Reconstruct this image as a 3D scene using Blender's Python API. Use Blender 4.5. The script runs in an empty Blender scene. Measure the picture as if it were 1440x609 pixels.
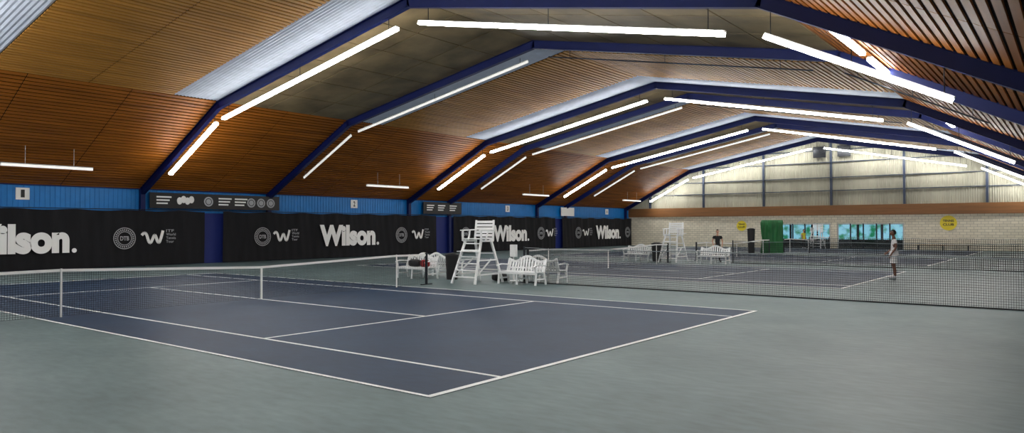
import bpy, math, random
import numpy as np
from mathutils import Vector, Matrix
random.seed(4)
S=bpy.context.scene
COL=S.collection
# ------------------------------------------------------------ materials
def new_mat(name):
    m=bpy.data.materials.new(name); m.use_nodes=True
    nt=m.node_tree; b=nt.nodes['Principled BSDF']
    return m,nt,b
def mat(name,col,rough=.6,metal=0.,var=0.,vscale=3.,stretch=(1,1,1),bump=0.,emit=None,estr=0.,spec=.5,col2=None,detail=6):
    m,nt,b=new_mat(name)
    b.inputs['Base Color'].default_value=(*col,1); b.inputs['Roughness'].default_value=rough
    b.inputs['Metallic'].default_value=metal; b.inputs['Specular IOR Level'].default_value=spec
    tc=nt.nodes.new('ShaderNodeTexCoord'); mp=nt.nodes.new('ShaderNodeMapping'); mp.inputs['Scale'].default_value=stretch
    nt.links.new(tc.outputs['Object'],mp.inputs[0])
    no=nt.nodes.new('ShaderNodeTexNoise'); no.inputs['Scale'].default_value=vscale; no.inputs['Detail'].default_value=detail
    nt.links.new(mp.outputs[0],no.inputs['Vector'])
    if var>0 or col2:
        r=nt.nodes.new('ShaderNodeValToRGB'); r.color_ramp.elements[0].position=.32; r.color_ramp.elements[1].position=.68
        c2=col2 or tuple(min(1,c*(1+var)) for c in col); c1=col if col2 else tuple(c*(1-var) for c in col)
        r.color_ramp.elements[0].color=(*c1,1); r.color_ramp.elements[1].color=(*c2,1)
        nt.links.new(no.outputs['Fac'],r.inputs[0]); nt.links.new(r.outputs[0],b.inputs['Base Color'])
    if bump>0:
        bp=nt.nodes.new('ShaderNodeBump'); bp.inputs['Strength'].default_value=bump
        nt.links.new(no.outputs['Fac'],bp.inputs['Height']); nt.links.new(bp.outputs[0],b.inputs['Normal'])
    if emit:
        b.inputs['Emission Color'].default_value=(*emit,1); b.inputs['Emission Strength'].default_value=estr
    return m
def srgb(r,g,b):
    f=lambda c:(c/255/12.92) if c<=10 else ((c/255+.055)/1.055)**2.4
    return (f(r),f(g),f(b))
M={}
def floor_mat(name,c,c2,sc,rough=.5,spec=.3):
    m,nt,b=new_mat(name)
    tc=nt.nodes.new('ShaderNodeTexCoord')
    def noise(scale,det=8,st=(1,1,1)):
        mp=nt.nodes.new('ShaderNodeMapping'); mp.inputs['Scale'].default_value=st
        nt.links.new(tc.outputs['Object'],mp.inputs[0])
        n=nt.nodes.new('ShaderNodeTexNoise'); n.inputs['Scale'].default_value=scale; n.inputs['Detail'].default_value=det
        nt.links.new(mp.outputs[0],n.inputs['Vector']); return n
    n1=noise(sc,10); n2=noise(9,6,(1,.35,1)); n3=noise(140,2)
    r=nt.nodes.new('ShaderNodeValToRGB'); r.color_ramp.elements[0].position=.3; r.color_ramp.elements[1].position=.7
    r.color_ramp.elements[0].color=(*c,1); r.color_ramp.elements[1].color=(*c2,1)
    nt.links.new(n1.outputs['Fac'],r.inputs[0])
    mx=nt.nodes.new('ShaderNodeMix'); mx.data_type='RGBA'; mx.blend_type='OVERLAY'; mx.inputs[0].default_value=.35
    nt.links.new(r.outputs[0],mx.inputs[6]); nt.links.new(n2.outputs['Fac'],mx.inputs[7])
    nt.links.new(mx.outputs[2],b.inputs['Base Color'])
    b.inputs['Roughness'].default_value=rough; b.inputs['Specular IOR Level'].default_value=spec
    bp=nt.nodes.new('ShaderNodeBump'); bp.inputs['Strength'].default_value=.08
    nt.links.new(n3.outputs['Fac'],bp.inputs['Height']); nt.links.new(bp.outputs[0],b.inputs['Normal'])
    return m
M['floor']=floor_mat('floor_green_grey',srgb(84,102,104),srgb(101,120,121),.5)
M['court']=floor_mat('court_blue',srgb(21,44,69),srgb(29,55,81),.6,.55,.25)
M['line']=mat('court_line_white',srgb(235,238,235),.6,var=.08,vscale=4)
M['wood1']=mat('slat_wood_shaded',srgb(150,88,26),.5,var=.3,vscale=1.2,stretch=(.25,3,3),bump=.05,spec=.2)  # outer slopes: darker, orangey tone is mostly shade put into the slat colour
M['wood2']=mat('slat_wood_lit',srgb(182,128,56),.5,var=.22,vscale=1.2,stretch=(.25,3,3),bump=.05,spec=.15)  # inner slopes: same slats, paler, mostly the stronger light put into the colour
M['back']=mat('ceiling_backing',srgb(22,14,8),.9,spec=.1)
M['grey']=mat('metal_panel_grey',srgb(122,106,78),.5,var=.38,vscale=.7,stretch=(1,1,1),bump=.03,spec=.25)
M['sky']=mat('skylight_strip_sheet',srgb(190,198,212),.5,var=.08,vscale=2,emit=srgb(190,200,220),estr=.05,spec=.2)
M['navy']=mat('steel_navy',srgb(6,24,84),.5,var=.1,vscale=2,spec=.3)
M['blue']=mat('wall_blue_cladding',srgb(0,122,200),.5,var=.08,vscale=2)
M['bluedk']=mat('wall_blue_dark',srgb(14,34,110),.6)
M['curtain']=mat('curtain_black',srgb(22,22,26),.8,var=.2,vscale=2,stretch=(2,1,.3),spec=.3)
M['board']=mat('board_black',srgb(16,16,18),.5)
M['white']=mat('print_white',srgb(250,250,248),.6)
M['print']=mat('print_grey',srgb(170,172,176),.6)
M['plastic']=mat('plastic_white',srgb(242,244,244),.35)
M['tube']=mat('tube_lit',(1,1,1),.5,emit=(1,.98,.95),estr=46)
M['tube_off']=mat('tube_dim',srgb(235,235,228),.4,emit=(1,.98,.93),estr=.6)
M['housing']=mat('lamp_housing',srgb(190,190,188),.4)
M['net']=mat('net_cord_black',srgb(26,29,32),.8)
M['netw']=mat('net_cord_grey',srgb(120,128,132),.8)
M['band']=mat('net_band_white',srgb(238,238,235),.7)
M['steel']=mat('steel_dark',srgb(40,44,50),.4,metal=.5)
M['panel']=mat('translucent_sheet',srgb(156,154,138),.6,var=.2,vscale=.5,stretch=(1,1,.3),emit=srgb(208,206,184),estr=.02,spec=.2)
M['mull']=mat('mullion_steel',srgb(40,52,72),.5)
M['band_wood']=mat('beam_wood',srgb(124,82,42),.6,var=.15,vscale=1.5,stretch=(1,.3,4))
M['black']=mat('plastic_black',srgb(16,16,18),.5)
M['red']=mat('bag_red',srgb(150,24,28),.6)
M['green']=mat('tarp_green',srgb(8,92,40),.55,var=.25,vscale=3,stretch=(3,3,.4))
M['yellow']=mat('sign_yellow',srgb(225,205,40),.5)
M['benchwood']=mat('bench_wood',srgb(140,105,70),.6,var=.15,vscale=4,stretch=(1,.2,1))
M['skin_d']=mat('skin_brown',srgb(112,74,56),.55)
M['skin_l']=mat('skin_light',srgb(196,150,124),.55)
M['hair']=mat('hair_black',srgb(16,13,12),.7)
M['cloth_w']=mat('cloth_white',srgb(235,234,234),.8,var=.05,vscale=9)
M['cloth_b']=mat('cloth_black',srgb(14,14,16),.8,var=.2,vscale=9)
M['cloth_y']=mat('cloth_yellow',srgb(215,205,60),.8)
M['shoe']=mat('shoe_white',srgb(190,192,196),.5)
# painted brick
m,nt,b=new_mat('brick_white'); tc=nt.nodes.new('ShaderNodeTexCoord')
sp=nt.nodes.new('ShaderNodeSeparateXYZ'); cb=nt.nodes.new('ShaderNodeCombineXYZ')
nt.links.new(tc.outputs['Object'],sp.inputs[0]); nt.links.new(sp.outputs['Y'],cb.inputs['X']); nt.links.new(sp.outputs['Z'],cb.inputs['Y'])
bk=nt.nodes.new('ShaderNodeTexBrick'); bk.inputs['Scale'].default_value=1.; bk.inputs['Brick Width'].default_value=.5; bk.inputs['Row Height'].default_value=.22
bk.inputs['Mortar Size'].default_value=.014; bk.inputs['Color1'].default_value=(*srgb(230,223,202),1); bk.inputs['Color2'].default_value=(*srgb(214,207,186),1); bk.inputs['Mortar'].default_value=(*srgb(168,163,148),1)
nt.links.new(cb.outputs[0],bk.inputs['Vector']); nt.links.new(bk.outputs['Color'],b.inputs['Base Color']); b.inputs['Roughness'].default_value=.7
M['brick']=m
# foliage seen through the far windows
m,nt,b=new_mat('garden_view'); tc=nt.nodes.new('ShaderNodeTexCoord'); no=nt.nodes.new('ShaderNodeTexNoise'); no.inputs['Scale'].default_value=1.3; no.inputs['Detail'].default_value=5
nt.links.new(tc.outputs['Object'],no.inputs['Vector']); r=nt.nodes.new('ShaderNodeValToRGB')
r.color_ramp.elements[0].position=.38; r.color_ramp.elements[0].color=(*srgb(40,130,90),1); r.color_ramp.elements[1].position=.56; r.color_ramp.elements[1].color=(*srgb(160,215,235),1)
nt.links.new(no.outputs['Fac'],r.inputs[0]); nt.links.new(r.outputs[0],b.inputs['Base Color']); nt.links.new(r.outputs[0],b.inputs['Emission Color']); b.inputs['Emission Strength'].default_value=1.0
M['garden']=m
m,nt,b=new_mat('glass_clear')
gl=nt.nodes.new('ShaderNodeBsdfTransparent'); gl.inputs[0].default_value=(.85,.92,.94,1); gg=nt.nodes.new('ShaderNodeBsdfGlossy'); gg.inputs['Roughness'].default_value=.05
mx=nt.nodes.new('ShaderNodeMixShader'); mx.inputs[0].default_value=.08
nt.links.new(gl.outputs[0],mx.inputs[1]); nt.links.new(gg.outputs[0],mx.inputs[2]); nt.links.new(mx.outputs[0],nt.nodes['Material Output'].inputs[0])
M['glass']=m
# ------------------------------------------------------------ mesh builder
class MB:
    def __init__(s): s.v=[];s.f=[];s.m=[];s.sm=[];s.mats=[]
    def mi(s,k):
        if k not in s.mats: s.mats.append(k)
        return s.mats.index(k)
    def add(s,vs,fs,k,smooth=False):
        o=len(s.v); s.v+= [tuple(v) for v in vs]; i=s.mi(k)
        for f in fs: s.f.append(tuple(o+a for a in f)); s.m.append(i); s.sm.append(smooth)
    def box(s,x0,x1,y0,y1,z0,z1,k):
        vs=[(x,y,z) for x in (x0,x1) for y in (y0,y1) for z in (z0,z1)]
        s.add(vs,[(0,1,3,2),(4,6,7,5),(0,4,5,1),(2,3,7,6),(0,2,6,4),(1,5,7,3)],k)
    def bar(s,p0,p1,w,h,k,up=(0,0,1)):
        p0=Vector(p0);p1=Vector(p1);d=(p1-p0).normalized();u=Vector(up)
        r=d.cross(u)
        if r.length<1e-4: r=d.cross(Vector((1,0,0)))
        r.normalize();u=r.cross(d).normalized()
        vs=[p+r*(a*w/2)+u*(b*h/2) for p in (p0,p1) for a in (-1,1) for b in (-1,1)]
        s.add(vs,[(0,1,3,2),(4,6,7,5),(0,4,5,1),(2,3,7,6),(0,2,6,4),(1,5,7,3)],k)
    def tube(s,p0,p1,r0,k,r1=None,n=10,cap=True):
        r1=r0 if r1 is None else r1
        p0=Vector(p0);p1=Vector(p1);d=(p1-p0).normalized();a=d.cross(Vector((0,0,1)))
        if a.length<1e-4:a=Vector((1,0,0))
        a.normalize();b=d.cross(a)
        vs=[p+(a*math.cos(t)+b*math.sin(t))*r for p,r in((p0,r0),(p1,r1)) for t in [2*math.pi*i/n for i in range(n)]]
        fs=[(i,(i+1)%n,n+(i+1)%n,n+i) for i in range(n)]
        s.add(vs,fs,k,True)
        if cap: s.add(vs,[tuple(range(n))[::-1],tuple(range(n,2*n))],k)
    def path(s,pts,r,k,n=8):
        for a,b in zip(pts[:-1],pts[1:]): s.tube(a,b,r,k,n=n)
    def ball(s,c,r,k,n=12,m=8,p=1.):
        rx,ry,rz=(r,r,r) if not hasattr(r,'__len__') else r
        pw=lambda a:math.copysign(abs(a)**p,a)
        vs=[];fs=[]
        for j in range(m+1):
            ph=math.pi*j/m
            for i in range(n):
                t=2*math.pi*i/n; vs.append((c[0]+rx*pw(math.sin(ph))*pw(math.cos(t)),c[1]+ry*pw(math.sin(ph))*pw(math.sin(t)),c[2]+rz*pw(math.cos(ph))))
        for j in range(m):
            for i in range(n): fs.append((j*n+i,(j+1)*n+i,(j+1)*n+(i+1)%n,j*n+(i+1)%n))
        s.add(vs,fs,k,True)
    def build(s,name,bevel=0,parent=None,loc=None,rotz=0,scale=None):
        me=bpy.data.meshes.new(name); 
        if scale: s.v=[(v[0]*scale[0],v[1]*scale[1],v[2]*scale[2]) for v in s.v]
        me.from_pydata(s.v,[],s.f)
        for k in s.mats: me.materials.append(M[k])
        for p,i,sm in zip(me.polygons,s.m,s.sm): p.material_index=i; p.use_smooth=sm
        me.update(); o=bpy.data.objects.new(name,me); COL.objects.link(o)
        if bevel:
            md=o.modifiers.new('bevel','BEVEL'); md.width=bevel; md.segments=2; md.limit_method='ANGLE'
        if parent: o.parent=parent
        if loc: o.location=loc
        o.rotation_euler[2]=rotz
        return o
# ------------------------------------------------------------ building constants
YC=12.65; YW=32.6; XE=64.0; YN=2*YC-YW
def rz(y):
    a=abs(y-YC)
    return 9.95-.189*a if a<12.45 else 7.6-.507*(a-12.45)
FR=[-4.2,.3,11.8,19.3,30.9,35.2,46.8,51.4,63.0]
KN=[YN,YC-12.45,YC,YC+12.45,YW]
b=MB(); b.box(-22,XE+.3,YN-6,YW+.3,-.2,0,'floor'); b.build('floor')
# ceiling
b=MB(); DZ=.2
for bi in range(len(FR)-1):
    x0,x1=FR[bi],FR[bi+1]; court = bi in (1,3,5,7)
    for si in range(4):
        ya,yb=KN[si],KN[si+1]; A=Vector((0,ya,rz(ya)+DZ)); B=Vector((0,yb,rz(yb)+DZ)); d=(B-A); L=d.length; d.normalize(); n=Vector((0,-d.z,d.y))
        outer= si in (0,3)
        if court and not outer:
            wx0,wx1=x0+2.5,x1-2.1
            for sa,sb in ((x0,wx0),(wx1,x1)):
                nn=int((sb-sa)/.16); 
                for i in range(nn):
                    xa=sa+(sb-sa)*i/nn; xb=sa+(sb-sa)*(i+1)/nn; xm=(xa+xb)/2
                    vs=[(x,p.y,p.z+o) for p in (A,B) for x,o in ((xa,.03),(xm,0),(xb,.03))]
                    b.add(vs,[(0,1,4,3),(1,2,5,4)],'sky')
        else: wx0,wx1=x0,x1
        if outer or court:
            k='wood1' if outer else 'wood2'
            o=n*.12
            b.bar(Vector((wx0,0,0))+(A+B)/2+o,Vector((wx1,0,0))+(A+B)/2+o,L,.04,'back',up=n)
            pitch=.23; N=int(L/pitch); npn=max(1,round((wx1-wx0)/3.8))
            for i in range(N):
                p=A+d*((i+.5)*L/N)
                for j in range(npn):
                    xa=wx0+(wx1-wx0)*j/npn+.02; xb=wx0+(wx1-wx0)*(j+1)/npn-.02
                    b.bar(Vector((xa,p.y,p.z)),Vector((xb,p.y,p.z)),.148,.035,k,up=n)
        else:
            nr=6
            for i in range(nr):
                pa=A+d*(i*L/nr+.03); pb=A+d*((i+1)*L/nr-.03)
                np_=max(1,round((wx1-wx0)/2.2))
                for j in range(np_):
                    xa=wx0+(wx1-wx0)*j/np_+.03; xb=wx0+(wx1-wx0)*(j+1)/np_-.03
                    c=(pa+pb)/2; b.bar(Vector((xa,c.y,c.z)),Vector((xb,c.y,c.z)),(pb-pa).length,.05,'grey',up=n)
            b.bar(Vector((wx0,0,0))+(A+B)/2+n*.1,Vector((wx1,0,0))+(A+B)/2+n*.1,L,.04,'back',up=n)
b.build('ceiling')
# portal frames
for x in FR:
    b=MB(); pts=[(x,y,rz(y)) for y in KN]
    for p,q in zip(pts[:-1],pts[1:]):
        P=Vector(p);Q=Vector(q);d=(Q-P).normalized();n=Vector((0,-d.z,d.y))
        b.bar(P-d*.05,Q+d*.05,.06,.34,'navy',up=n)
        for s_ in (-.17,.17): b.bar(P+n*s_-d*.04,Q+n*s_+d*.04,.2,.03,'navy',up=n)
    for y in (YN+.12,YW-.14):
        b.box(x-.12,x+.12,y-.12,y+.12,0,4.0,'navy')
    b.build('portal_frame')
# left long wall
b=MB(); b.box(-14,XE+.3,YW,YW+.25,0,4.3,'bluedk')
x=-14.
while x<XE-.1:
    b.box(x,x+.17,YW-.03,YW,2.8,4.05,'blue'); b.box(x+.17,x+.22,YW-.012,YW,2.8,4.05,'blue'); x+=.22
b.box(-14,XE,YW-.1,YW-.03,3.98,4.1,'navy')
b.build('wall_left')
# ------------------------------------------------------------ end wall
for (y0,y1,z0,z1) in ((YN,5.85,0,3.05),(11.3,11.85,0,3.05),(16.4,YW,0,3.05),(5.85,11.3,2.3,3.05),(11.85,16.4,2.3,3.05)):
    b=MB(); b.box(XE,XE+.3,y0,y1,z0,z1,'brick'); b.build('wall_end')
b=MB(); b.box(XE-.14,XE+.3,YN,YW,3.05,3.95,'band_wood'); b.build('trim_beam')
b=MB(); n=240
for i in range(n):
    ya=YN+(YW-YN)*i/n; yb=YN+(YW-YN)*(i+1)/n; ym=(ya+yb)/2
    b.add([(XE+.1,ya,3.95),(XE+.1,ya,max(3.96,rz(ya)+.3)),(XE+.05,ym,3.95),(XE+.05,ym,max(3.96,rz(ym)+.3)),(XE+.1,yb,3.95),(XE+.1,yb,max(3.96,rz(yb)+.3))],[(0,2,3,1),(2,4,5,3)],'panel')
b.build('wall_end_gable')
b=MB()
for y in (30,24,17.9,11.75,5.8,-.2,-6): b.box(XE-.16,XE+.02,y-.09,y+.09,3.96,max(4,rz(y)+.1),'mull')
for z in (5.3,6.5,7.9,9.0):
    a=(9.95-z)/.189 if z>7.6 else 12.45+(7.6-z)/.507
    b.box(XE-.06,XE+.03,YC-a,YC+a,z-.035,z+.035,'mull')
b.build('gable_mullions')
for yy in (10.6,12.7):
    b=MB(); b.box(XE-.28,XE-.18,yy-.55,yy+.55,8.35,9.35,'steel')
    for i in range(7): b.box(XE-.32,XE-.26,yy-.5,yy+.5,8.42+i*.13,8.46+i*.13,'black')
    b.build('wall_vent')
# glazed doors
for di,(y0,y1,nb) in enumerate(((5.86,11.29,5),(11.86,16.39,4))):
    b=MB()
    b.box(XE+.05,XE+.15,y0,y1,2.2,2.29,'housing'); b.box(XE+.05,XE+.15,y0,y1,0.0,.12,'steel')
    for i in range(nb+1):
        y=y0+.05+(y1-y0-.1)*i/nb; b.box(XE+.04,XE+.16,y-.05,y+.05,0,2.29,'housing' if i in(0,nb) else 'steel')
    b.box(XE+.09,XE+.1,y0,y1,.12,2.2,'glass')
    b.build('door_%d'%(di+1))
# lobby behind the doors
X1=XE+.31
b=MB(); b.box(X1,XE+7,2,20,-.2,0,'benchwood'); b.box(XE+7,XE+7.2,2,20,0,3,'board'); b.box(X1,XE+7,2,2.2,0,3,'band_wood'); b.box(X1,XE+7,19.8,20,0,3,'band_wood'); b.box(X1,XE+7,2,20,2.85,3.0,'board')
for i in range(8): b.box(XE+6.9,XE+6.99,2.6+i*2.15,4.5+i*2.15,.75,2.4,'garden')
b.build('lobby_room')
for (x,y) in ((XE+3,7.4),(XE+3.4,9.9),(XE+3,14.2)):
    b=MB(); b.tube((0,0,0),(0,0,.03),.25,'black'); b.tube((0,0,.03),(0,0,.72),.04,'black'); b.tube((0,0,.72),(0,0,.76),.45,'red',n=20)
    b.build('cafe_table',loc=(x,y,0))
# ------------------------------------------------------------ courts
CX=[0,18.8,35.5,51.7]
for cx in CX:
    b=MB(); W=10.97; Ln=23.77
    b.box(cx,cx+W,0,Ln,0,.004,'court')
    z0,z1=.004,.009; w=.06
    def ln(x0,x1,y0,y1): b.box(cx+x0,cx+x1,y0,y1,z0,z1,'line')
    ln(0,W,0,.09); ln(0,W,Ln-.09,Ln)
    for x in (0,W-w): ln(x,x+w,.09,Ln-.09)
    for x in (1.37,W-1.37-w): ln(x,x+w,.09,Ln-.09)
    for y in (5.485,18.285): ln(1.37+w,W-1.37-w,y,y+w)
    ln(W/2-w/2,W/2+w/2,5.485+w,18.285)
    b.build('tennis_court')
# ------------------------------------------------------------ tennis nets
def netmesh(b,p0,p1,zt,zb,cell,th,k):
    p0=Vector(p0);p1=Vector(p1);L=(p1-p0).length;d=(p1-p0)/L;n=int(L/cell); 
    def q(s,z): return p0+d*s+Vector((0,0,z))
    for i in range(n+1):
        s=L*i/n; t=s/L; a=q(s,zb(t)); c=q(s,zt(t)); h=d*th/2
        b.add([a-h,a+h,c+h,c-h],[(0,1,2,3)],k)
    rows=max(2,int(1.0/cell)); seg=24
    for r in range(rows+1):
        f=r/rows
        for j in range(seg):
            t0=j/seg;t1=(j+1)/seg; za=zb(t0)+(zt(t0)-zb(t0))*f; zc=zb(t1)+(zt(t1)-zb(t1))*f
            u=Vector((0,0,th/2)); a=q(L*t0,za); c=q(L*t1,zc)
            b.add([a-u,c-u,c+u,a+u],[(0,1,2,3)],k)
for ci,cx in enumerate(CX):
    b=MB(); xa,xb=cx-.914,cx+11.884; L=xb-xa; NY=11.885
    xs=[xa,cx+.456,cx+5.485,cx+10.514,xb]; zs=[1.05,1.07,.914,1.07,1.06]
    def zt(t):
        x=xa+L*t
        return float(np.interp(x,xs,zs))
    netmesh(b,(xa,NY,0),(xb,NY,0),lambda t:zt(t)-.05,lambda t:.03,.05 if ci<2 else .1,.006 if ci<2 else .012,'net')
    for i in range(4): b.bar((xs[i],NY,zs[i]-.03),(xs[i+1],NY,zs[i+1]-.03),.03,.06,'band')
    b.box(cx+5.46,cx+5.51,NY-.02,NY+.02,0,.914,'band')
    for x in xs[1:4:2]: b.tube((x,NY-.03,0),(x,NY-.03,1.08),.022,'band')
    for x in (xa-.05,xb+.05): b.tube((x,NY,0),(x,NY,1.1),.05,'steel'); b.box(x-.25,x+.25,NY-.04,NY+.04,0,.03,'steel')
    b.build('tennis_net')
def divider(x,y1,y0,h,cell,th):
    b=MB()
    sag=lambda t:h-.04*math.sin(t*math.pi*5)**2
    netmesh(b,(x,y1,0),(x,y0,0),sag,lambda t:.01,cell,th,'net')
    n=40
    for i in range(n):
        t0=i/n;t1=(i+1)/n
        b.tube((x,y1+(y0-y1)*t0,sag(t0)),(x,y1+(y0-y1)*t1,sag(t1)),.014,'netw',n=6)
        b.tube((x,y1+(y0-y1)*t0,.02),(x,y1+(y0-y1)*t1,.02),.02,'net',n=6)
    b.tube((x,y1,0),(x,y1,h+.05),.035,'steel'); b.box(x-.15,x+.15,y1-.15,y1+.15,0,.03,'steel')
    b.build('divider_net')
divider(14.75,9.75,-6.6,1.25,.05,.007)
divider(32.8,9.0,-6.6,1.2,.08,.014)
divider(49.0,9.5,-6.6,1.2,.12,.02)
# ------------------------------------------------------------ curtains + lettering
def text_mesh(name,body,w,h,loc,k,parent,offset=.03,shear=0):
    cu=bpy.data.curves.new(name,'FONT'); cu.body=body; cu.size=1; cu.offset=offset; cu.shear=shear
    o=bpy.data.objects.new('tmp',cu); COL.objects.link(o)
    dg=bpy.context.evaluated_depsgraph_get(); me=bpy.data.meshes.new_from_object(o.evaluated_get(dg))
    bpy.data.objects.remove(o)
    xs=[v.co.x for v in me.vertices]; ys=[v.co.y for v in me.vertices]
    sx=w/(max(xs)-min(xs)); sy=h/(max(ys)-min(ys)); mx,my=min(xs),min(ys)
    for v in me.vertices: v.co=Vector(((v.co.x-mx)*sx,0,(v.co.y-my)*sy))
    me.materials.clear(); me.materials.append(M[k]); me.name=name
    o=bpy.data.objects.new(name,me); COL.objects.link(o); o.location=loc; o.parent=parent
    return o
YK=32.25
def ring(b,cx,cz,r0,r1,y,k,n=32):
    vs=[];fs=[]
    for i in range(n):
        t=2*math.pi*i/n
        for r in (r0,r1): vs.append((cx+r*math.cos(t),y,cz+r*math.sin(t)))
    for i in range(n): j=(i+1)%n; fs.append((2*i,2*i+1,2*j+1,2*j))
    b.add(vs,fs,k)
def ribbon(b,pts,w,y,k):
    for (xa,za),(xb,zb) in zip(pts[:-1],pts[1:]): b.bar((xa,y,za),(xb,y,zb),.004,w,k,up=(-(zb-za),0,xb-xa))
def emblem(parent,cx,cz=1.45,r=.55):
    b=MB(); y=YK-.1
    ring(b,cx,cz,r*.93,r,y,'print'); ring(b,cx,cz,r*.58,r*.64,y,'print')
    for i in range(28):
        t=2*math.pi*i/28; b.bar((cx+r*.7*math.cos(t),y,cz+r*.7*math.sin(t)),(cx+r*.86*math.cos(t),y,cz+r*.86*math.sin(t)),.004,.05,'print',up=(-math.sin(t),0,math.cos(t)))
    b.build('emblem_rings',parent=parent)
    text_mesh('emblem_letters','DTB',r*.8,r*.4,(cx-r*.4,y-.002,cz-r*.2),'print',parent)
def wmark(parent,cx,cz=1.5):
    b=MB(); y=YK-.1
    ctl=[(-.55,.1),(-.42,.22),(-.3,.12),(-.2,-.2),(-.1,-.3),(.0,-.12),(.1,.1),(.18,.02),(.26,-.22),(.36,-.28),(.46,0),(.55,.34)]
    pts=[]
    for i in range(len(ctl)-1):
        p0=ctl[max(i-1,0)];p1=ctl[i];p2=ctl[i+1];p3=ctl[min(i+2,len(ctl)-1)]
        for j in range(4):
            t=j/4; pts.append(tuple(.5*(2*p1[a]+(p2[a]-p0[a])*t+(2*p0[a]-5*p1[a]+4*p2[a]-p3[a])*t*t+(3*p1[a]-p0[a]-3*p2[a]+p3[a])*t**3) for a in(0,1)))
    pts.append(ctl[-1])
    ribbon(b,[(cx+p,cz+q) for p,q in pts],.15,y,'white'); b.build('wave_mark',parent=parent)
    for i,tx in enumerate(('ITF','World','Tennis','Tour')):
        text_mesh('small_text',tx,.42+.1*(len(tx)>4),.14,(cx+.72,y,cz+.26-i*.19),'print',parent,.01)
def curtain(x0,x1,z1,words=(),embs=(),ws=()):
    b=MB(); n=int((x1-x0)/.09); vs=[];fs=[]
    rows=[.03,.8,1.6,2.3,z1]
    for i in range(n+1):
        x=x0+(x1-x0)*i/n
        for j,z in enumerate(rows):
            amp=.018+.04*(j/4)**2
            y=YK+amp*math.sin(x*4.1+1.6*math.sin(x*.8))+.018*math.sin(x*11+j)
            vs.append((x,y,z+(.03*math.sin(x*2.4) if j==4 else 0)))
    R=len(rows)
    for i in range(n):
        for j in range(R-1): a=i*R+j; fs.append((a,a+R,a+R+1,a+1))
    b.add(vs,fs,'curtain',True); o=b.build('banner_curtain')
    for w in words:
        text_mesh('lettering','Wilson',4.65,1.38,(w,YK-.1,.78),'white',o,.055)
        q=MB(); q.tube((w+4.86,YK-.1,.9),(w+4.86,YK-.11,.9),.11,'white',n=16); q.build('lettering_dot',parent=o)
    for e in embs: emblem(o,e)
    for w in ws: wmark(o,w)
    return o
curtain(-14,15.1,2.87,(3.6,),(-1.5,10.8,),(0.2,12.2,))
curtain(16.2,33.6,2.87,(22.8,),(18.7,29.9),(20.0,31.5))
curtain(35.5,49.4,2.87,(40.2,),(36.8,47.0,),(48.3,))
curtain(50.6,63.85,2.87,(56.4,),(53.2,62.9),(54.5,))
b=MB(); b.tube((-14,YK,2.93),(XE-.1,YK,2.93),.02,'steel'); b.build('curtain_rail')
def board(x0,x1,z0,z1,k,discs=(),name='sponsor_board'):
    b=MB(); y=YW-.34; b.box(x0,x1,y,y+.05,z0,z1,k)
    for (cx,kk) in discs:
        if kk=='o': b.tube((cx,y-.002,(z0+z1)/2),(cx,y-.012,(z0+z1)/2),.27,'print',n=20); ring(b,cx,(z0+z1)/2,.15,.19,y-.015,'board')
        elif kk=='l':
            for i in range(3): b.box(cx-.05,cx+.75-.1*i,y-.006,y,(z0+z1)/2+.15-.17*i,(z0+z1)/2+.23-.17*i,'white')
        elif kk=='s':
            for i in range(4): b.ball((cx+.22*i,y-.002,(z0+z1)/2+.08*(i%2)),(.16,.006,.2),'white',8,6)
    return b.build(name)
board(12.1,19.9,3.02,3.85,'board',((12.5,'l'),(13.7,'s'),(15.35,'o'),(16.0,'l'),(17.0,'l'),(17.6+.4,'o'),(18.65,'o'),(19.3,'o')))
board(32.2,36.4,3.0,3.9,'board',((32.6,'l'),(33.8,'l'),(35.1,'l')))
board(50.4,52.6,3.05,3.85,'white')
for i,x in enumerate((6.4,25.9,42.6,59.2)):
    b=MB(); b.box(x-.28,x+.28,YW-.08,YW-.04,3.3,3.85,'white'); o=b.build('court_number_sign')
    text_mesh('digit',str(i+1),.16,.36,(x-.08,YW-.085,3.4),'black',o)
# ------------------------------------------------------------ lamps
def tubeline(b,p0,p1,lit,w=.2):
    P=Vector(p0);Q=Vector(p1);L=(Q-P).length;d=(Q-P)/L;n=max(1,round(L/1.55)); 
    nn=Vector((0,-d.z,d.y)); 
    if nn.z<0: nn=-nn
    if abs(d.x)>.5: nn=Vector((0,0,1))
    k='tube' if lit else 'tube_off'
    b.bar(P+nn*.07,Q+nn*.07,w*.8,.05,'housing',up=nn)
    for i in range(n):
        a=P+d*(L*i/n+.015); c=P+d*(L*(i+1)/n-.015)
        b.bar(a,c,w,.1,k,up=nn)
    return d,nn
def lampobj(x,ya,yb,off,lit,w=.2,off2=None):
    b=MB(); p=(x,ya,rz(ya)-off); q=(x,yb,rz(yb)-(off2 or off))
    tubeline(b,p,q,lit,w)
    for f in (.04,.5,.96):
        P=Vector(p).lerp(Vector(q),f); b.tube(P+Vector((0,0,.08)),(P.x,P.y,rz(P.y)-.2),.012,'steel',n=6)
    b.build('strip_light')
segs=[(29.5,25.25,.72,.72),(24.7,13.2,.72,.72),(12.1,1.1,.72,.86),(.1,-3.9,.86,.86)]
for i,x in enumerate(FR):
    if i==0: continue
    lit = i%2==0 or i==1
    for si,(a,c,o1,o2) in enumerate(segs):
        if lit: lampobj(x,a,c,o1,True,.18,o2)
        elif si<2: lampobj(x+.35,a,c,.5,False,.05)
        else:
            b=MB(); b.tube((x+.35,a,rz(a)-.45),(x+.35,c,rz(c)-.45),.025,'steel')
            for f in(.1,.5,.9):
                y=a+(c-a)*f; b.tube((x+.35,y,rz(y)-.45),(x+.35,y,rz(y)+.15),.01,'steel',n=5)
            b.build('cable_conduit')
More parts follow.
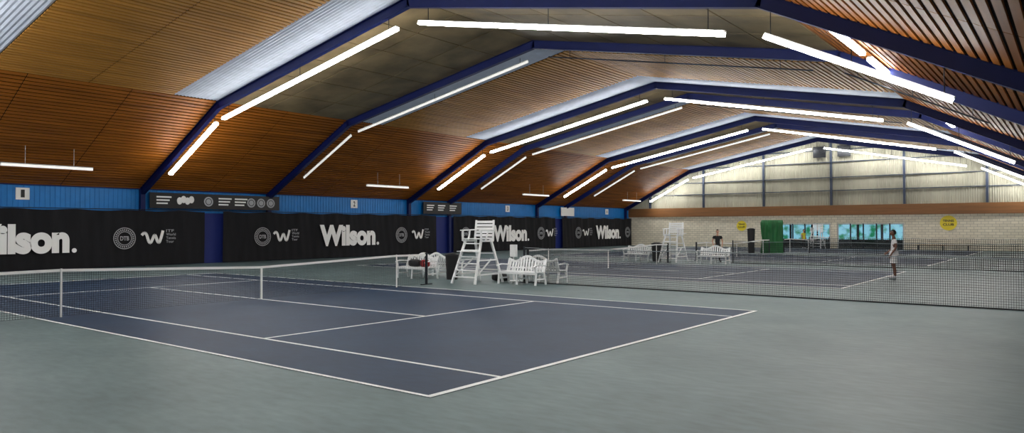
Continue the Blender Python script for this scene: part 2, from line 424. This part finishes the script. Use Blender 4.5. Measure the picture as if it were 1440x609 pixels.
def longlamp(x0,x1,y,z,lit,w=.14):
    b=MB(); tubeline(b,(x0,y,z),(x1,y,z),lit,w)
    for f in (.25,.78):
        x=x0+(x1-x0)*f; b.tube((x,y,z+.09),(x,y,rz(y)+.15),.012,'housing',n=6)
    b.build('hanging_lamp')
for x0 in (4.6,24.4,40.8,57.2): longlamp(x0,x0+3.6,29.5,4.65,False,.14)
for x0 in (12.7,16.8): longlamp(x0,x0+3.3,-1.25,6.85,True)
longlamp(31.3,34.8,-1.25,6.85,True); longlamp(47.4,50.9,-1.25,6.85,True)
# ------------------------------------------------------------ umpire chair (faces -X)
def umpire(loc,rot=0):
    b=MB(); P='plastic'; hw=.38
    for s in (-1,1):
        b.bar((-.72,s*.45,0),(-.22,s*.3,1.55),.07,.06,P,up=(0,1,0))
        b.bar((.68,s*.45,0),(.24,s*.3,1.6),.07,.06,P,up=(0,1,0))
        b.bar((-.45,s*.37,.82),(.46,s*.38,.82),.05,.05,P)
        b.bar((-.62,s*.42,.32),(.6,s*.43,.32),.05,.05,P)
        b.bar((-.3,s*.33,1.5),(.34,s*.33,1.5),.06,.06,P)
        b.bar((-.3,s*.36,1.5),(-.3,s*.36,1.88),.05,.05,P,up=(1,0,0)); b.bar((.3,s*.36,1.5),(.36,s*.34,2.25),.05,.05,P,up=(1,0,0))
        b.bar((-.36,s*.37,1.88),(.34,s*.37,1.9),.1,.04,P)
        b.bar((-.05,s*.34,1.5),(.05,s*.36,1.88),.04,.04,P,up=(1,0,0))
        b.bar((.2,s*.36,.85),(-.5,s*.4,.34),.04,.04,P,up=(0,1,0))
    for i in range(6):
        f=(i+1)/6.6; x=-.72+.5*f; z=1.55*f; w=.45-.15*f
        b.box(x-.07,x+.07,-w,w,z-.018,z+.018,P)
    for i in range(5): b.box(-.32+i*.13,-.21+i*.13,-.33,.33,1.56,1.59,P)
    for i in range(5): b.bar((.3+.013*i*1.2,-.34,1.7+i*.12),(.3+.013*i*1.2,.34,1.7+i*.12),.03,.09,P)
    b.bar((.55,-.42,.45),(.55,.42,.45),.05,.05,P); b.bar((.4,-.37,1.05),(.4,.37,1.05),.05,.05,P)
    b.box(-.62,-.3,-.34,.34,1.12,1.15,P)
    b.bar((-.3,-.46,1.62),(-.3,-.75,1.62),.25,.03,P)
    return b.build('umpire_chair',bevel=.006,loc=(*loc,0),rotz=rot,scale=(1.1,1.2,1))
umpire((13.65,11.0)); umpire((32.1,12.2)); umpire((62.9,12.75))
def bench(loc,rot=0,L=1.65):
    b=MB(); P='plastic'; h=L/2
    for i in range(5): b.box(-.26+i*.105,-.175+i*.105,-h+.04,h-.04,.42,.45,P)
    b.box(-.28,-.25,-h,h,.36,.44,P); b.box(.2,.24,-h,h,.36,.44,P)
    n=13
    for i in range(n):
        y=-h+.1+(L-.2)*i/(n-1); zt=.84+.09*math.cos((y/h)*math.pi*1.5)*(1)
        b.bar((.25,y,.44),(.36,y,zt),.07,.02,P,up=(1,0,0))
    pts=[]
    for i in range(25):
        y=-h+L*i/24; pts.append((.37,y,.87+.09*math.cos((y/h)*math.pi*1.5)))
    for a,c in zip(pts[:-1],pts[1:]): b.bar(a,c,.04,.08,P)
    b.bar((.28,-h,.56),(.28,h,.56),.035,.05,P)
    for y in (-h+.02,0,h-.02):
        b.bar((-.27,y,0),(-.23,y,.44),.06,.06,P,up=(0,1,0)); b.bar((.33,y,0),(.22,y,.44),.06,.06,P,up=(0,1,0))
        b.bar((-.24,y,.2),(.27,y,.2),.04,.05,P)
    for y in (-h+.02,h-.02):
        b.bar((-.25,y,.44),(-.3,y,.66),.05,.06,P,up=(0,1,0)); b.bar((.22,y,.4),(.37,y,.86),.05,.06,P,up=(0,1,0))
        q=[(-.34,y,.62),(-.3,y,.67),(-.1,y,.69),(.33,y,.66)]
        for a,c in zip(q[:-1],q[1:]): b.bar(a,c,.08,.04,P)
    return b.build('garden_bench',bevel=.006,loc=(*loc,0),rotz=rot)
bench((14.05,9.35)); bench((15.35,9.3),math.pi); bench((13.95,14.4)); bench((15.1,14.1),math.pi)
bench((31.5,9.6)); bench((32.0,14.4)); 
def bin_(loc,h=.8,r=.24):
    b=MB(); b.tube((0,0,0),(0,0,h),r*.8,'black',r1=r,n=20); b.tube((0,0,h),(0,0,h+.05),r*1.06,'black',n=20); b.tube((0,0,h+.05),(0,0,h+.1),r*.9,'black',r1=r*.5,n=20)
    b.build('waste_bin',loc=(*loc,0))
bin_((14.35,12.9),.9,.26); bin_((32.1,13.25),1.0,.3)
def bag(loc,k,L=.7,name='sports_bag'):
    b=MB(); b.ball((0,0,.14),(.15,L/2,.14),k,24,12,p=.6)
    for s in(-1,1): b.bar((-.152,s*L*.18,.03),(-.152,s*L*.18,.25),.01,.03,'black',up=(0,1,0))
    b.path([(0,-L*.18,.27),(0,-L*.1,.37),(0,L*.1,.37),(0,L*.18,.27)],.012,'black'); b.bar((0,-L*.4,.282),(0,L*.4,.282),.02,.01,'steel')
    b.build(name,loc=loc)
bag((13.95,13.95,.45),'red',.34); bag((13.95,14.5,.45),'black',.6); bag((14.75,10.85,0),'black',.75)
b=MB(); b.tube((0,0,0),(0,0,1.0),.03,'plastic'); b.box(-.05,.05,-.14,.14,.9,1.35,'plastic'); b.tube((0,0,0),(0,0,.04),.2,'plastic'); b.build('scoreboard_stand',bevel=.01,loc=(14.9,10.35,0))
b=MB(); n=72; rows=12; vs=[];fs=[]
for j in range(rows+1):
    z=.0+2.5*j/rows
    for i in range(n):
        t=2*math.pi*i/n; r=.62+.07*math.sin(t*9+.4*math.sin(z*2))+.03*math.sin(t*17+z*3); r*=1-.08*math.sin(z*1.3)
        if j==rows: r*=.9
        vs.append((r*.7*math.cos(t),r*1.25*math.sin(t),z))
for j in range(rows):
    for i in range(n): fs.append((j*n+i,j*n+(i+1)%n,(j+1)*n+(i+1)%n,(j+1)*n+i))
fs.append(tuple(range(rows*n,rows*n+n))); b.add(vs,fs,'green',True); b.build('tarpaulin_bundle',loc=(48.7,12.1,0))
bin_((48.2,13.5),1.8,.28)
for y,z,r in((20.1,2.1,.5),(2.55,2.3,.62)):
    b=MB(); b.tube((XE-.03,y,z),(XE-.001,y,z),r,'yellow',n=28); o=b.build('round_sign')
    for i,tx in enumerate(('TENNIS','CLUB')):
        t=text_mesh('sign_text',tx,r*1.3,r*.32,(XE-.04,y+r*.65,z+.08-i*r*.5),'board',o); t.rotation_euler[2]=-math.pi/2
b=MB()
for i in range(3): b.box(XE-.75+i*.13,XE-.64+i*.13,.8,5.0,.42,.46,'benchwood')
for y in(1.1,2.9,4.7): b.box(XE-.72,XE-.36,y-.04,y+.04,0,.42,'steel')
b.build('low_bench')
# ------------------------------------------------------------ people
def person(name,loc,rot,h,skin,shirt,legs,shorts,arms,hairk='hair',feet='shoe',sleeve=.5):
    J={'pel':(0,0,.93,.125),'sp':(0,.0,1.1,.115),'ch':(0,.0,1.3,.13),'nb':(0,-.01,1.45,.07),'nk':(0,.01,1.53,.055),'hd':(0,.02,1.6,.06)}
    E=[('pel','sp'),('sp','ch'),('ch','nb'),('nb','nk'),('nk','hd')]
    for s,t in ((-1,'L'),(1,'R')):
        J['h'+t]=(s*.09,0,.88,.095); J['k'+t]=(s*.11,.02,.49,.06); J['c'+t]=(s*.115,-.02,.34,.056); J['a'+t]=(s*.12,-.03,.09,.04); J['t'+t]=(s*.14,.13,.045,.042)
        E+= [('pel','h'+t),('h'+t,'k'+t),('k'+t,'c'+t),('c'+t,'a'+t),('a'+t,'t'+t)]
        e,w,p=arms[0 if s<0 else 1]
        J['s'+t]=(s*.165,-.01,1.42,.062); J['e'+t]=(*e,.043); J['w'+t]=(*w,.03); J['p'+t]=(*p,.034)
        E+= [('ch','s'+t),('s'+t,'e'+t),('e'+t,'w'+t),('w'+t,'p'+t)]
    names=list(J); idx={n:i for i,n in enumerate(names)}
    V=[J[n][:3] for n in names]; R=[J[n][3] for n in names]; ED=[(idx[a],idx[b]) for a,b in E]
    def skin_obj(V,ED,R,root,lv):
        me=bpy.data.meshes.new('t'); me.from_pydata(V,ED,[]); o=bpy.data.objects.new('t',me); COL.objects.link(o)
        md=o.modifiers.new('s','SKIN'); 
        for v,r in zip(me.skin_vertices[0].data,R): v.radius=(r,r)
        me.skin_vertices[0].data[root].use_root=True
        sb=o.modifiers.new('u','SUBSURF'); sb.levels=lv; sb.render_levels=lv
        dg=bpy.context.evaluated_depsgraph_get(); m2=bpy.data.meshes.new_from_object(o.evaluated_get(dg)); bpy.data.objects.remove(o)
        return [v.co.copy() for v in m2.vertices],[tuple(p.vertices) for p in m2.polygons]
    vs,fs=skin_obj(V,ED,R,0,2)
    b=MB()
    segs=[]
    for a,c in E:
        if c in('nk','hd'): k=skin
        elif c[0] in 's' or c in('sp','ch','nb') : k=shirt
        elif c[0]=='h' : k=shorts
        elif c[0] in 'k': k='thigh'
        elif c[0] in 'ca': k=legs
        elif c[0]=='t': k=feet
        elif c[0]=='e': k='upper'
        else: k=skin
        segs.append((Vector(J[a][:3]),Vector(J[c][:3]),k))
    groups={}
    for f in fs:
        c=sum((vs[i] for i in f),Vector())/len(f); best=None
        for A,B,k in segs:
            ab=B-A; t=max(0,min(1,(c-A).dot(ab)/ab.length_squared)); dd=(c-(A+ab*t)).length
            if best is None or dd<best[0]: best=(dd,k,t)
        k=best[1]
        if k=='thigh': k=shorts if best[2]<.75 else legs
        if k=='upper': k=shirt if best[2]<sleeve else skin
        if c.z<.93 and c.z>.75 and k==shirt: k=shorts
        if c.z<.1: k=feet
        groups.setdefault(k,[]).append(f)
    for k,fl in groups.items(): b.add(vs,fl,k,True)
    for s in(-1,1):
        if legs==skin: b.tube((s*.1,0,.86),(s*.115,.01,.57),.105,shorts,r1=.115,n=18,cap=False)
        e=arms[0 if s<0 else 1][0]; A=Vector((s*.17,-.01,1.42)); B=Vector(e)
        b.tube(A,A.lerp(B,sleeve),.066,shirt,r1=.07,n=14,cap=False)
    b.tube((0,0,1.02),(0,0,.86),.14,shirt,r1=.16,n=20,cap=False)
    hv=[];n,m=20,16
    for j in range(m+1):
        ph=math.pi*j/m
        for i in range(n):
            t=2*math.pi*i/n; x=math.sin(ph)*math.cos(t); y=math.sin(ph)*math.sin(t); z=math.cos(ph)
            w=.078*(1-.18*max(0,-z)); X=x*w; Y=y*.097*(1-.1*max(0,-z))+.012*max(0,-z); Z=z*.12
            if abs(X)<.02 and y>.7 and -.35<z<.1: Y+=.018
            hv.append((X,.02+Y,1.685+Z))
    hair=[];face=[]
    for j in range(m):
        for i in range(n):
            f=(j*n+i,(j+1)*n+i,(j+1)*n+(i+1)%n,j*n+(i+1)%n); c=[sum(hv[q][a] for q in f)/4 for a in range(3)]
            (hair if (c[2]>1.752 or (c[1]<.01 and c[2]>1.63)) else face).append(f)
    b.add(hv,face,skin,True); b.add([(x*1.07,(y-.02)*1.07+.02,(z-1.685)*1.06+1.685) for x,y,z in hv],hair,hairk,True)
    for s in(-1,1):
        b.ball((s*.08,.015,1.68),(.012,.02,.032),skin,8,6); b.ball((s*.03,.108,1.7),(.013,.008,.008),'white',8,6); b.ball((s*.03,.115,1.7),(.006,.004,.006),'black',6,4); b.box(s*.03-.014,s*.03+.014,.105,.114,1.716,1.722,hairk)
    b.ball((0,.108,1.632),(.024,.008,.007),'red',8,6)
    for s in(-1,1):
        e,w,p=[Vector(q) for q in arms[0 if s<0 else 1]]; d=(p-w).normalized(); sd=Vector((0,1,0))-d*d.y; sd.normalize(); inn=Vector((-s,0,0))
        for fi in range(4):
            o=(fi-1.5)*.019; ln=(.062,.074,.07,.055)[3-fi]
            base=p+sd*o; k1=base+d*(.03+ln*.45); k2=k1+(d*.8+inn*.5).normalized()*ln*.35; k3=k2+(d*.45+inn*.8).normalized()*ln*.3
            v2,f2=skin_obj([base,k1,k2,k3],[(0,1),(1,2),(2,3)],[.0095,.009,.0085,.007],0,1); b.add(v2,f2,skin,True)
        th=[p-d*.02+sd*.02,p+sd*.045+d*.012,p+sd*.052+d*.045+inn*.01]
        v2,f2=skin_obj(th,[(0,1),(1,2)],[.012,.01,.008],0,1); b.add(v2,f2,skin,True)
    for s in(-1,1): b.ball((s*.135,.06,.04),(.05,.145,.042),feet,12,8)
    zmin=min(v[2] for v in b.v); sc=h/(1.81-zmin)
    b.v=[(v[0]*sc,v[1]*sc,(v[2]-zmin)*sc) for v in b.v]
    return b.build(name,loc=(*loc,0),rotz=rot)
person('tennis_player',(24.8,-.4),math.radians(15),1.88,'skin_d','cloth_w','skin_d','cloth_w',
  [((-.25,-.05,1.15),(-.25,.1,.92),(-.245,.14,.84)),((.26,-.03,1.15),(.24,.17,.98),(.22,.23,.93))])
person('standing_man',(33.6,10.2),math.radians(125),1.86,'skin_l','cloth_b','cloth_b','cloth_b',
  [((-.28,-.03,1.16),(-.24,.09,.93),(-.22,.12,.85)),((.28,-.03,1.16),(.24,.09,.93),(.22,.12,.85))],feet='black')
person('spectator',(63.2,14.0),math.radians(150),1.78,'skin_l','cloth_y','cloth_b','cloth_b',
  [((-.25,-.03,1.15),(-.24,.08,.92),(-.23,.1,.84)),((.25,-.03,1.15),(.24,.08,.92),(.23,.1,.84))])
# ------------------------------------------------------------ world + camera
w=bpy.data.worlds.new('World'); S.world=w; w.use_nodes=True
w.node_tree.nodes['Background'].inputs[0].default_value=(.95,.98,1,1); w.node_tree.nodes['Background'].inputs[1].default_value=.28
f,yaw,pit,rol=1018.8,math.radians(37.986),math.radians(.855),math.radians(-.078)
F=Vector((math.cos(yaw)*math.cos(pit),math.sin(yaw)*math.cos(pit),math.sin(pit))); R=Vector((math.sin(yaw),-math.cos(yaw),0)); U=R.cross(F)
R2=R*math.cos(rol)+U*math.sin(rol); U2=U*math.cos(rol)-R*math.sin(rol)
cam=bpy.data.cameras.new('Camera'); cam.sensor_width=36; cam.lens=36*f/1440; cam.clip_end=400; co=bpy.data.objects.new('Camera',cam); COL.objects.link(co)
mt=Matrix((R2,U2,-F)).transposed().to_4x4(); mt.translation=Vector((-6.08,-5.96,1.984)); co.matrix_world=mt
S.camera=co
S.view_settings.view_transform='Standard'
